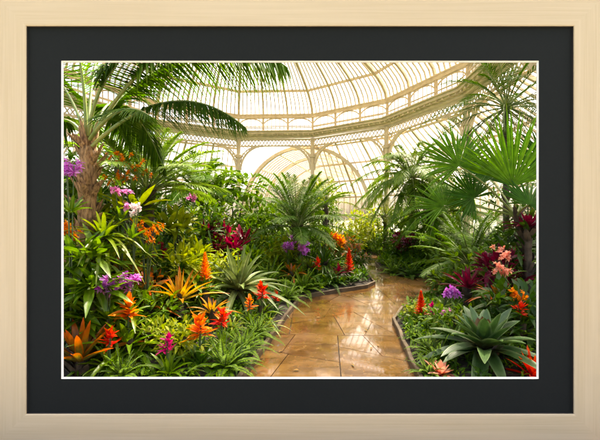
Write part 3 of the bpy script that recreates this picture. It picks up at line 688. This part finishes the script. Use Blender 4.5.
# bromeliads at the front
brom("bromeliad", "low bromeliad with rusty red and green leaves in the bottom left corner", C(80, 374), 22, .62, .075, M['redbrom'], el=(80, 20), droop=.2, stem=.1)
brom("bromeliad", "wide strap leaved bromeliad holding the tallest orange star flower in the left foreground", C(129, 356), 34, .72, .066, M['strap'], 'star', M['orange'], .5, .18, stem=.06, el=(68, 4), droop=.38, nb=46)
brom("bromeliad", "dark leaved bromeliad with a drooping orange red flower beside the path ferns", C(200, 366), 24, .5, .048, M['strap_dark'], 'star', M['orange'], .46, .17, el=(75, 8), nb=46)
brom("bromeliad", "green bromeliad with a magenta flower low at the front edge", C(168, 377), 22, .42, .042, M['strap'], 'star', M['magenta'], .36, .11, el=(75, 5))
brom("bromeliad", "bronze orange bromeliad with upright glowing leaves", C(180, 326), 24, .66, .06, M['bronze'], el=(82, 22), droop=.25, stem=.32)
brom("bromeliad", "small dark red bromeliad flower above the purple orchids", C(160, 304), 18, .42, .045, M['strap_dark'], 'star', M['cordy'], .45, .17, stem=.42, el=(75, 10))
brom("bromeliad", "narrow bromeliad with a small orange spike behind the bronze leaves", C(205, 316), 18, .42, .04, M['strap'], 'spike', M['orange'], .5, .14, stem=.35, el=(75, 10))
brom("bromeliad", "yellow edged strap plant perched on a mossy stump below the shaggy palm", at_soil(104, 3.5), 46, .6, .045, M['strap_yellow'], el=(78, -20), droop=.62, stem=px(104, 240, 3.5)[2] - at_soil(104, 3.5)[2], inner=.7)
brom("bromeliad", "large silver green bromeliad rosette in the middle of the left bed", C(238, 306), 46, 1.1, .12, M['silver'], el=(82, -6), droop=.42, fold=.4, core=M['strap_yellow'], stem=.25, inner=.75)
brom("bromeliad", "scarlet bromeliad flower right of the silver rosette", C(262, 322), 20, .42, .042, M['strap'], 'star', M['redbract'], .42, .17, stem=.1)
brom("bromeliad", "red star bromeliad close beside the drooping orange one", C(222, 348), 20, .4, .042, M['strap'], 'star', M['redbract'], .4, .15)
brom("bromeliad", "little red bromeliad tucked above the path edge ferns", C(276, 312), 16, .32, .034, M['strap_dark'], 'star', M['redbract'], .3, .1)
brom("bromeliad", "red bromeliad in front of the central cycad", C(318, 282), 18, .45, .05, M['strap'], 'star', M['redbract'], .5, .16)
brom("bromeliad", "red spike bromeliad at the tip of the left bed", C(349, 280), 18, .45, .05, M['strap'], 'spike', M['redbract'], .7, .18)
brom("spider_plant", "pale striped spider plant hanging over the edging below the silver rosette", C(268, 328), 26, .42, .026, M['variegated'], el=(75, 0), droop=.6, cat="spider plant")
brom("spider_plant", "striped spider plant by the red star bromeliads", C(232, 332), 24, .4, .026, M['variegated'], el=(75, 0), droop=.6, cat="spider plant")
brom("strap_lily", "upright fan of broad bright green straps behind the bronze bromeliad", at_soil(190, 4.7), 24, .85, .08, M['strap_yellow'], el=(84, 20), droop=.35, cat="lily plant", stem=.35)
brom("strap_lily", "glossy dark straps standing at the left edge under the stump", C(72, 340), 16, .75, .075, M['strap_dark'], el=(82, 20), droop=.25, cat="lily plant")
brom("dracaena", "dark spiky dracaena rosette at the bend of the left bed", C(324, 276), 36, .95, .055, M['strap_dark'], el=(85, 0), droop=.3, cat="dracaena", stem=.25)
b = C(230, 276)
shrub("cordyline", "crimson cordyline with broad upright leaves above the silver rosette", b, 1.0, .42, 150, .36, .085, M['cordy'], None, "cordyline", clumps=7, up=1.0, droop=.35, lo=.5)
b = C(212, 272)
shrub("cordyline", "smaller maroon cordyline just left of the crimson one", b, 1.1, .3, 90, .32, .075, M['cordy_dark'], None, "cordyline", clumps=5, up=1.0, droop=.35, lo=.55)
brom("strap_lily", "arching pale green straps in front of the dark cycad", C(158, 268), 24, .8, .05, M['strap'], el=(80, 15), droop=.45, cat="lily plant", stem=.3)
# orchids and flower sprays
def mounted(name, label, u, v, Y, *a, **k):
    b = at_soil(u, Y); return flowering(name, label, b, px(u, v, Y)[2] - b[2], *a, **k)
mounted("orchid", "violet orchid cluster at the far left in front of the palm trunk", 71, 176, 3.15, .12, 22, .055, M['purple'], nleaf=12, lL=.3)
mounted("orchid", "hot pink orchid right of the shaggy trunk", 121, 190, 3.7, .1, 14, .055, M['pink'], nleaf=12, lL=.3)
mounted("orchid", "white and rose orchid spray below the hot pink one", 132, 207, 3.6, .1, 16, .045, M['white'], nleaf=12)
mounted("orchid", "deep purple orchid just left of the lilac orchid head", 108, 283, 3.2, .1, 20, .06, M['purple'])
mounted("orchid", "lilac orchid head just above the tallest orange star flower", 131, 279, 3.3, .09, 16, .06, M['purple'])
mounted("orchid", "amber orange flower spray high behind the shaggy palm trunk", 133, 165, 4.3, .3, 44, .045, M['amber'], cat="flowering plant", nstem=9)
mounted("orchid", "orange flower cluster above the yellow edged strap plant", 146, 225, 3.8, .16, 30, .04, M['amber'], cat="flowering plant", nstem=7)
mounted("orchid", "red orange flower cluster at the left edge under the violet orchids", 69, 223, 3.3, .1, 20, .045, M['amber'], cat="flowering plant")
mounted("orchid", "mauve orchid far back beside the silver rosette", 192, 196, 6.0, .12, 16, .06, M['pink'])
mounted("orchid", "purple orchids low in front of the central cycad", 288, 243, 7.2, .18, 24, .08, M['purple'])
mounted("orchid", "violet orchids right of the low purple ones by the cycad trunk", 300, 247, 7.0, .16, 20, .08, M['purple'])
mounted("orchid", "orange torch flowers standing right of the central cycad", 339, 238, 9.0, .2, 30, .09, M['amber'], cat="flowering plant")
# ferns
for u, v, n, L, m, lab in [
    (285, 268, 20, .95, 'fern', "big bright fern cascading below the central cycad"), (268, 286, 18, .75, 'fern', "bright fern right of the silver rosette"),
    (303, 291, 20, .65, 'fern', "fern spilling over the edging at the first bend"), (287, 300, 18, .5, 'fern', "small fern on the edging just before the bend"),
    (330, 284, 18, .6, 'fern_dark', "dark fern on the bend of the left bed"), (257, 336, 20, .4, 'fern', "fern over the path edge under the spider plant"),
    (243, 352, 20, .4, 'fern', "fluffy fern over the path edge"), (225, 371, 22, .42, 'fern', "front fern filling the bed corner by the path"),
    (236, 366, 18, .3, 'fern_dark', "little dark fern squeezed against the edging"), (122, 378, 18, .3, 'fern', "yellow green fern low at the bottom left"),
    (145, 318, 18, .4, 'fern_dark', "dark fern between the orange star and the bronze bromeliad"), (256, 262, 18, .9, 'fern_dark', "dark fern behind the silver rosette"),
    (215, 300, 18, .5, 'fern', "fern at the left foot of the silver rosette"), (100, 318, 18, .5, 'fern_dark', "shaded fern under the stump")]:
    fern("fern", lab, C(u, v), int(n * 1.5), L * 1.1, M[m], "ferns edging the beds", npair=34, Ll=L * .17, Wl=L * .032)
# leafy fill of the left bed
for u, Y, h, rx, n, lL, lW, m, lab in [
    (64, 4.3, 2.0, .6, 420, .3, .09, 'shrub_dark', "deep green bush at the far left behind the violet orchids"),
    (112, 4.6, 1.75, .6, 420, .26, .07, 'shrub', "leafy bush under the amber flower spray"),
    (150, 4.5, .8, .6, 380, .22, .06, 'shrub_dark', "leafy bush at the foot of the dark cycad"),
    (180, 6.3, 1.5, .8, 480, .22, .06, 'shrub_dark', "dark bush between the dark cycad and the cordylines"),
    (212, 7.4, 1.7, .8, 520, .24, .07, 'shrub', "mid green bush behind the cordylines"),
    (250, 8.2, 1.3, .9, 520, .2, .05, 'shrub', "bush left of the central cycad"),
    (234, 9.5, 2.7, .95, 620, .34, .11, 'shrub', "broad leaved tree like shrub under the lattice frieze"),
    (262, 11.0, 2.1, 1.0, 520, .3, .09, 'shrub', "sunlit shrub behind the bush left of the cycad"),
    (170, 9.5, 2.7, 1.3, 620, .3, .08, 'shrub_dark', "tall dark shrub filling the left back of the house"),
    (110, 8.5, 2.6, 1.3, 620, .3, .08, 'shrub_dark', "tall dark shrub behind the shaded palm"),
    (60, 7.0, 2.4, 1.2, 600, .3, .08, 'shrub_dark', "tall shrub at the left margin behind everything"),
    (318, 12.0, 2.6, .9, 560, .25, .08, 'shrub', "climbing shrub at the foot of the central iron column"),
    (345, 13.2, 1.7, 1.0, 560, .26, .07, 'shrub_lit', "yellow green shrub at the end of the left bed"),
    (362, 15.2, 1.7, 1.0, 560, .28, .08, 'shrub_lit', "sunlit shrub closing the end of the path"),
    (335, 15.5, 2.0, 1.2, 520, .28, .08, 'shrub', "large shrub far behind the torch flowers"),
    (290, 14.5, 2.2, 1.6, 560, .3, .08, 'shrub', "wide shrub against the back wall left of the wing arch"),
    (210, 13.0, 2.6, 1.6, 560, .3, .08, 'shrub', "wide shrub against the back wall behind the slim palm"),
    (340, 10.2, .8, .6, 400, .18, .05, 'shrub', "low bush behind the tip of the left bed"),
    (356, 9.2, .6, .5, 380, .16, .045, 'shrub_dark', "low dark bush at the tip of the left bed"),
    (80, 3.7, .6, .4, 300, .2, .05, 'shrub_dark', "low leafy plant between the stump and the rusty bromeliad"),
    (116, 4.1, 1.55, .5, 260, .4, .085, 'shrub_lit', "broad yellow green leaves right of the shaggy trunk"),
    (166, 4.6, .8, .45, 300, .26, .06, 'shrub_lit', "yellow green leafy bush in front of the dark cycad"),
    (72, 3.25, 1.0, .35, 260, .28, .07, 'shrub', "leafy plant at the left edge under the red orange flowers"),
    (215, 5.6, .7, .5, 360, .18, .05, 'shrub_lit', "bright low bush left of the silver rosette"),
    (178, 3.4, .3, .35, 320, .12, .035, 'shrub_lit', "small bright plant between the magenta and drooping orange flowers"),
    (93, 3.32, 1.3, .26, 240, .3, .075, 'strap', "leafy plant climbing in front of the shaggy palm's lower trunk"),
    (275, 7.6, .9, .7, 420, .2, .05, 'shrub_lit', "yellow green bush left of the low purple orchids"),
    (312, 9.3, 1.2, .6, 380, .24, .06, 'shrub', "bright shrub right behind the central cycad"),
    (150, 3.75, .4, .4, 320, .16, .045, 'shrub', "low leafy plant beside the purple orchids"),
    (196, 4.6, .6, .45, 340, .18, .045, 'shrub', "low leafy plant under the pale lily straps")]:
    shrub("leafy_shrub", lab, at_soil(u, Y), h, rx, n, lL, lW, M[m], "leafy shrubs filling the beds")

# ------------------------------------------------------------------ RIGHT BEDS
brom("bromeliad", "very large blue green bromeliad with a bronze heart at the front of the right bed", C(484, 360), 40, .70, .135, M['alcan'], el=(74, -2), droop=.3, fold=.28, core=M['alcan_core'], stem=.1, inner=.72)
brom("bromeliad", "orange red flower spike at the corner of the right bed", C(421, 324), 16, .4, .045, M['strap'], 'spike', M['redbract'], .42, .12)
brom("bromeliad", "scarlet bromeliad at the lower right corner", C(533, 378), 18, .35, .045, M['redbract'], el=(80, 20), droop=.2)
brom("bromeliad", "dark red bromeliad behind the very large blue green one", C(468, 312), 22, .55, .06, M['cordy_dark'], el=(84, 15), droop=.25, stem=.35)
brom("bromeliad", "pale pink tipped rosette low beside the edging at the front right", C(441, 376), 18, .2, .05, M['salmon'], el=(70, 10), droop=.1)
brom("strap_lily", "glossy dark straps at the right margin above the red corner", C(536, 318), 16, .85, .085, M['strap_dark'], el=(80, 20), droop=.3, cat="lily plant")
brom("cordyline", "maroon cordyline under the big fan leaf at the right edge", at_soil(528, 4.4), 26, .42, .06, M['cordy_dark'], el=(84, 5), droop=.3, cat="cordyline", stem=1.15)
mounted("orchid", "purple pink orchids left of the very large bromeliad", 442, 290, 4.5, .16, 26, .055, M['purple'])
mounted("orchid", "salmon orchid spray right of the feathery cycad", 505, 250, 4.2, .1, 18, .05, M['salmon'])
mounted("orchid", "lower salmon orchid spray below its twin", 503, 269, 4.0, .1, 18, .05, M['salmon'])
mounted("orchid", "amber flower cluster over the very large bromeliad's right side", 521, 291, 3.6, .1, 22, .045, M['amber'], cat="flowering plant")
mounted("orchid", "rusty orange flower cluster behind the very large bromeliad", 503, 299, 3.8, .1, 20, .045, M['amber'], cat="flowering plant")
mounted("orchid", "small rose flowers over the edging ferns on the right", 444, 312, 4.2, .06, 12, .04, M['pink'], cat="flowering plant", lL=.2)
mounted("orchid", "pink flowers in the far bed beyond the bend", 410, 240, 10.5, .3, 24, .09, M['pink'], cat="flowering plant")
mounted("orchid", "red flowers low in the far bed", 402, 262, 10.2, .2, 20, .08, M['redbract'], cat="flowering plant")
b = at_soil(470, 6.6); cycad("cycad", "feathery upright cycad in the middle of the right bed", b, px(470, 270, 6.6)[2] - b[2] + .1, 36, 1.5, [M['cycad'], M['rachis']], .1, el=(84, 6), droop=.28, npair=66, Ll=.26, Wl=.024)
b = at_soil(412, 11.0); cycad("feather_palm", "grey green drooping palm in the far bed under the right hand column", b, px(412, 178, 11.0)[2] - b[2], 36, 2.0, [M['cycad_light'], M['rachis']], .1, cat="palm tree", el=(80, -30), droop=.6, npair=56, Ll=.45, Wl=.048, ldroop=.6)
b = at_soil(438, 9.6); cycad("feather_palm", "lower palm with drooping leaflets right of the grey green one", b, px(440, 215, 9.6)[2] - b[2], 30, 1.7, [M['palm'], M['rachis']], .08, cat="palm tree", el=(80, -15), droop=.55, npair=54, Ll=.42, Wl=.042)
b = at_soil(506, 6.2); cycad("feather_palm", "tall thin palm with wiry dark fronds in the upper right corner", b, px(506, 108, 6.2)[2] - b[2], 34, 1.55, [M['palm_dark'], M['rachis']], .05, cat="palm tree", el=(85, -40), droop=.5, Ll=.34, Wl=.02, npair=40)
b = at_soil(385, 13.0); cycad("feather_palm", "small bright palm at the far end right of the path", b, px(385, 218, 13.0)[2] - b[2], 16, 1.3, [M['shrub_lit'], M['rachis']], .07, cat="palm tree", el=(85, 0), droop=.45, Ll=.3)

def fan_leaf(root, foot, hub, R, face, m, nseg=54, spread=168, roll=0):
    """palmate leaf: stalk from foot to hub, folded segments radiating in the leaf's own plane"""
    foot, hub = np.array(foot, float), np.array(hub, float); mb = MB()
    tube(mb, bez(foot, (foot + hub) / 2 + Z * .12 * np.linalg.norm(hub - foot), hub, 10), np.linspace(.016, .01, 10), 6, 1)
    face = norm(np.array(face, float)); u0 = norm(np.cross(Z, face)); v0 = np.cross(face, u0)
    th = R_(90 + roll) + np.linspace(-R_(spread), R_(spread), nseg)
    d = u0 * np.cos(th)[:, None] + v0 * np.sin(th)[:, None] + face * (.10 + .05 * (np.arange(nseg) % 2))[:, None]
    l = R * (1 - .22 * np.abs(np.linspace(-1, 1, nseg)) ** 2) * rng.uniform(.93, 1.05, nseg)
    # blades' width should lie in the leaf plane: roll each about its own axis
    sd_ = norm(np.cross(d, Z)); up = np.cross(sd_, norm(d)); want = np.cross(np.broadcast_to(face, d.shape), d)
    rl = np.arctan2((want * up).sum(1), (want * sd_).sum(1))
    blades(mb, np.broadcast_to(hub, (nseg, 3)), d, l, 2 * R * .55 * math.tan(R_(spread) / nseg) * 1.15, 7, .04 + .3 * rng.uniform(0, 1, nseg) ** 3, .85, prof_fan, rl + rng.normal(0, .15, nseg), 0)
    mb.build("fan_leaf", [m, M['rachis']], root)
Yf = 4.5; fb = at_soil(524, Yf)
fp = thing("fan_palm", "fan palm with big pleated bright green leaves on the right", "palm tree", tuple(fb))
hub0 = px(516, 196, Yf) - fb
rough_trunk(fp, [(0, 0, -.2), (.05, 0, hub0[2] * .5), hub0 - Z * .3], .05, .04, M['barkdark'], 20)
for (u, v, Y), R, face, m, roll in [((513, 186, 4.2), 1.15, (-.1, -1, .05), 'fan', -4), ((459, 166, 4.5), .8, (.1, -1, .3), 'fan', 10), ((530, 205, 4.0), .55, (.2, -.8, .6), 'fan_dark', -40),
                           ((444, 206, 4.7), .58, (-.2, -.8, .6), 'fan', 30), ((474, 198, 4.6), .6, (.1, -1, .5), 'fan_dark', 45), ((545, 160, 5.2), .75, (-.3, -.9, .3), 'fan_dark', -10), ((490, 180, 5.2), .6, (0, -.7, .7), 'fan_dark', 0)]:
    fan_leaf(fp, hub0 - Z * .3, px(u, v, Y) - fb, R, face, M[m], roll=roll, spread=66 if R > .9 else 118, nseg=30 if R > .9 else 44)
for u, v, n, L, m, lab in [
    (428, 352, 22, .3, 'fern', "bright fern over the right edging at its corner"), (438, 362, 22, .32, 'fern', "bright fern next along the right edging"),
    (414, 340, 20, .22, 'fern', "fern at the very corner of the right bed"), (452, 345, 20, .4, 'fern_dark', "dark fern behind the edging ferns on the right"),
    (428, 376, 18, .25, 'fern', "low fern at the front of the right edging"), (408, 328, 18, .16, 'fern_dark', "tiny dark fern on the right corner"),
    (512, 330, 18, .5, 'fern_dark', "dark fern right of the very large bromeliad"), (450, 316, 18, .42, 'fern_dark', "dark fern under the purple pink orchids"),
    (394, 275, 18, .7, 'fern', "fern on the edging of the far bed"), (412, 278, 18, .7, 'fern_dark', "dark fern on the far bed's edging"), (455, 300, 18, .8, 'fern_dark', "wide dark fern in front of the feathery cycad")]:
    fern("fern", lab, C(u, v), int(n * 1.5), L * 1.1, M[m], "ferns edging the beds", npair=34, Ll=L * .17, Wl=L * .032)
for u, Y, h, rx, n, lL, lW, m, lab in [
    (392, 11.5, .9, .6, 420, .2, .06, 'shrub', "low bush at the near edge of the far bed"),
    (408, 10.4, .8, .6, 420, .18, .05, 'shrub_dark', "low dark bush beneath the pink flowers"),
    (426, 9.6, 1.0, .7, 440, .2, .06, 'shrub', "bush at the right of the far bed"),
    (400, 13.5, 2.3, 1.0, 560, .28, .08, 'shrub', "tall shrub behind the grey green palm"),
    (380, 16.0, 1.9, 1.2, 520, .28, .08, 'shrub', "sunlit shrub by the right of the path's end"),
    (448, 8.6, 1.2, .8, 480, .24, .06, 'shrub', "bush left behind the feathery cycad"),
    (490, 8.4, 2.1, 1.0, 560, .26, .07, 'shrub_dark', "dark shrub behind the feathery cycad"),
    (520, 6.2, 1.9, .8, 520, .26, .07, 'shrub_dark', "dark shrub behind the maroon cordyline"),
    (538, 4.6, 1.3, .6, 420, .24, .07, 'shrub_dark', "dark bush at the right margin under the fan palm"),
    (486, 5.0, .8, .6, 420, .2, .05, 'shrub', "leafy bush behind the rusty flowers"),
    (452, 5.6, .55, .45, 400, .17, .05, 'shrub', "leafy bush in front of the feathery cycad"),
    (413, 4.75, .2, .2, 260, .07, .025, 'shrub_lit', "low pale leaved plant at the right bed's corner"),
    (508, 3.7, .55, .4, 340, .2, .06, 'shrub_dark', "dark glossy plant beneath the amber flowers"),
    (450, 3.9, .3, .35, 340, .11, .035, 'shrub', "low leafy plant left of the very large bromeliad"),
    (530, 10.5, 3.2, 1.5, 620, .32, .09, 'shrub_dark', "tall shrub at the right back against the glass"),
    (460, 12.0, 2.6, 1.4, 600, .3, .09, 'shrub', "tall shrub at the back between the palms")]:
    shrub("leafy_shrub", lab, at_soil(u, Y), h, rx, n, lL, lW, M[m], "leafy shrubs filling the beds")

# smaller companions between the big plants
for u, v, n, L, W_, m, fl, fm, fh, fr_, st, lab in [
    (150, 348, 24, .42, .045, 'variegated', None, None, 0, 0, .08, "cream striped rosette right of the tallest orange star"),
    (110, 372, 22, .38, .042, 'strap', 'star', 'redbract', .34, .11, .02, "small red star bromeliad at the front between the rusty leaves and the magenta flower"),
    (186, 352, 22, .4, .04, 'strap_yellow', None, None, 0, 0, .08, "yellow green rosette behind the magenta flower"),
    (150, 330, 20, .4, .045, 'redbrom', None, None, 0, 0, .25, "bronze red rosette tucked under the bronze orange bromeliad"),
    (212, 330, 20, .4, .045, 'bronze', None, None, 0, 0, .2, "small copper rosette left of the silver green rosette"),
    (250, 326, 20, .36, .04, 'strap', 'star', 'orange', .36, .12, .02, "small orange star bromeliad at the foot of the silver green rosette"),
    (172, 318, 20, .4, .045, 'strap_yellow', None, None, 0, 0, .35, "lime rosette left behind the bronze orange bromeliad"),
    (292, 286, 20, .55, .06, 'redbrom', None, None, 0, 0, .2, "reddish rosette below the low purple orchids"),
    (338, 281, 20, .5, .055, 'cordy', None, None, 0, 0, .15, "wine red rosette between the two red bromeliads at the bend"),
    (310, 277, 20, .5, .05, 'strap_yellow', None, None, 0, 0, .2, "lime rosette left of the dark dracaena"),
    (497, 322, 20, .42, .05, 'redbrom', None, None, 0, 0, .3, "bronze red rosette behind the very large bromeliad's heart"),
    (520, 345, 20, .4, .045, 'strap', 'star', 'redbract', .34, .12, .1, "red star bromeliad above the lower right corner"),
    (458, 335, 20, .36, .04, 'variegated', None, None, 0, 0, .1, "cream striped rosette left of the very large bromeliad"),
    (432, 330, 18, .3, .035, 'strap', 'star', 'magenta', .3, .09, .03, "small magenta star bromeliad right of the orange red spike")]:
    brom("bromeliad", lab, C(u, v), n, L, W_, M[m], fl, M[fm] if fm else None, fh, fr_, el=(80, 8), droop=.38, stem=st, nb=34)
for u, Y, h, rx, n, lL, lW, m, cat, lab in [
    (140, 4.0, .95, .3, 150, .24, .08, 'redbrom', "croton", "red and green croton left of the bronze orange bromeliad"),
    (250, 6.6, .75, .35, 150, .22, .07, 'shrub', "croton", "low green croton behind the silver green rosette"),
    (180, 5.6, 1.35, .45, 190, .3, .1, 'shrub_lit', "shrub", "bright broad leaved plant behind the pale lily straps"),
    (500, 4.6, .9, .35, 160, .24, .08, 'cordy_dark', "croton", "maroon croton behind the salmon orchids"),
    (345, 9.8, .95, .5, 180, .28, .1, 'redbrom', "croton", "reddish croton behind the orange torch flowers"),
    (402, 10.8, .9, .45, 180, .26, .09, 'cordy', "croton", "crimson croton in the far bed")]:
    shrub("croton" if cat == "croton" else "leafy_shrub", lab, at_soil(u, Y), h, rx, n, lL, lW, M[m], None, cat, clumps=7, up=.7, lo=.4)
# a few leaves dropped on the wet paving
M['dryleaf'] = leafmat("dry_leaf", (.16, .08, .02), (.3, .2, .05), rough=.6, trans=.15)
for u, v in ((378, 346), (366, 331), (371, 349), (281, 352), (318, 318), (353, 366), (335, 301), (390, 296), (400, 283), (296, 371)):
    Y = F * CAM_Z / (v - 220); mb = MB(); L_ = rng.uniform(.045, .08)
    blades(mb, (-L_ / 2, 0, .006), (1, 0, .12), L_, L_ * .42, 5, .1, .3, prof_lance, .1)
    o = mb.build("fallen_leaf", M['dryleaf'], None, True, ((u - 300) / F * Y, Y, .004)); o.rotation_euler = (0, 0, rng.uniform(0, 6.28))
    tag(o, "small brown fallen leaf lying on the wet paving", "leaf", "fallen leaves on the path")
# ------------------------------------------------------------------ ground cover: small leaves carpeting the soil
def cover(name, label, test, dens, L, W, m, tufts=7):
    n = int(dens * 20 * 17); x = rng.uniform(-11, 9, n); y = rng.uniform(2.45, 18.5, n); d = path_dist(x, y)
    near = np.abs(x) < .83 * y + .5
    ok = (d > .08) & near & test(x, y, d) & (rng.uniform(0, 1, n) < np.clip(3.4 / y, .12, 1) ** .8); x, y = x[ok], y[ok]; k = len(x); z = soil_h(x, y)
    sc = np.clip(y / 5.0, .62, 2.2)
    X, Y_, Z_ = np.repeat(x, tufts), np.repeat(y, tufts), np.repeat(z, tufts); S = np.repeat(sc, tufts); nn = k * tufts
    az = rng.uniform(0, 2 * PI, nn); e = rng.uniform(.25, 1.3, nn); hgt = rng.uniform(0, .1, nn) * S
    mb = MB(); blades(mb, np.stack([X + rng.normal(0, .03, nn), Y_ + rng.normal(0, .03, nn), Z_ + hgt], 1), sph(az, e), L * S * rng.uniform(.5, 1.3, nn), W * S * rng.uniform(.6, 1.2, nn), 3, rng.uniform(.1, .6, nn), .2, prof_lance, rng.normal(0, .3, nn))
    tag(mb.build(name, m), label, "ground cover", None, "stuff")
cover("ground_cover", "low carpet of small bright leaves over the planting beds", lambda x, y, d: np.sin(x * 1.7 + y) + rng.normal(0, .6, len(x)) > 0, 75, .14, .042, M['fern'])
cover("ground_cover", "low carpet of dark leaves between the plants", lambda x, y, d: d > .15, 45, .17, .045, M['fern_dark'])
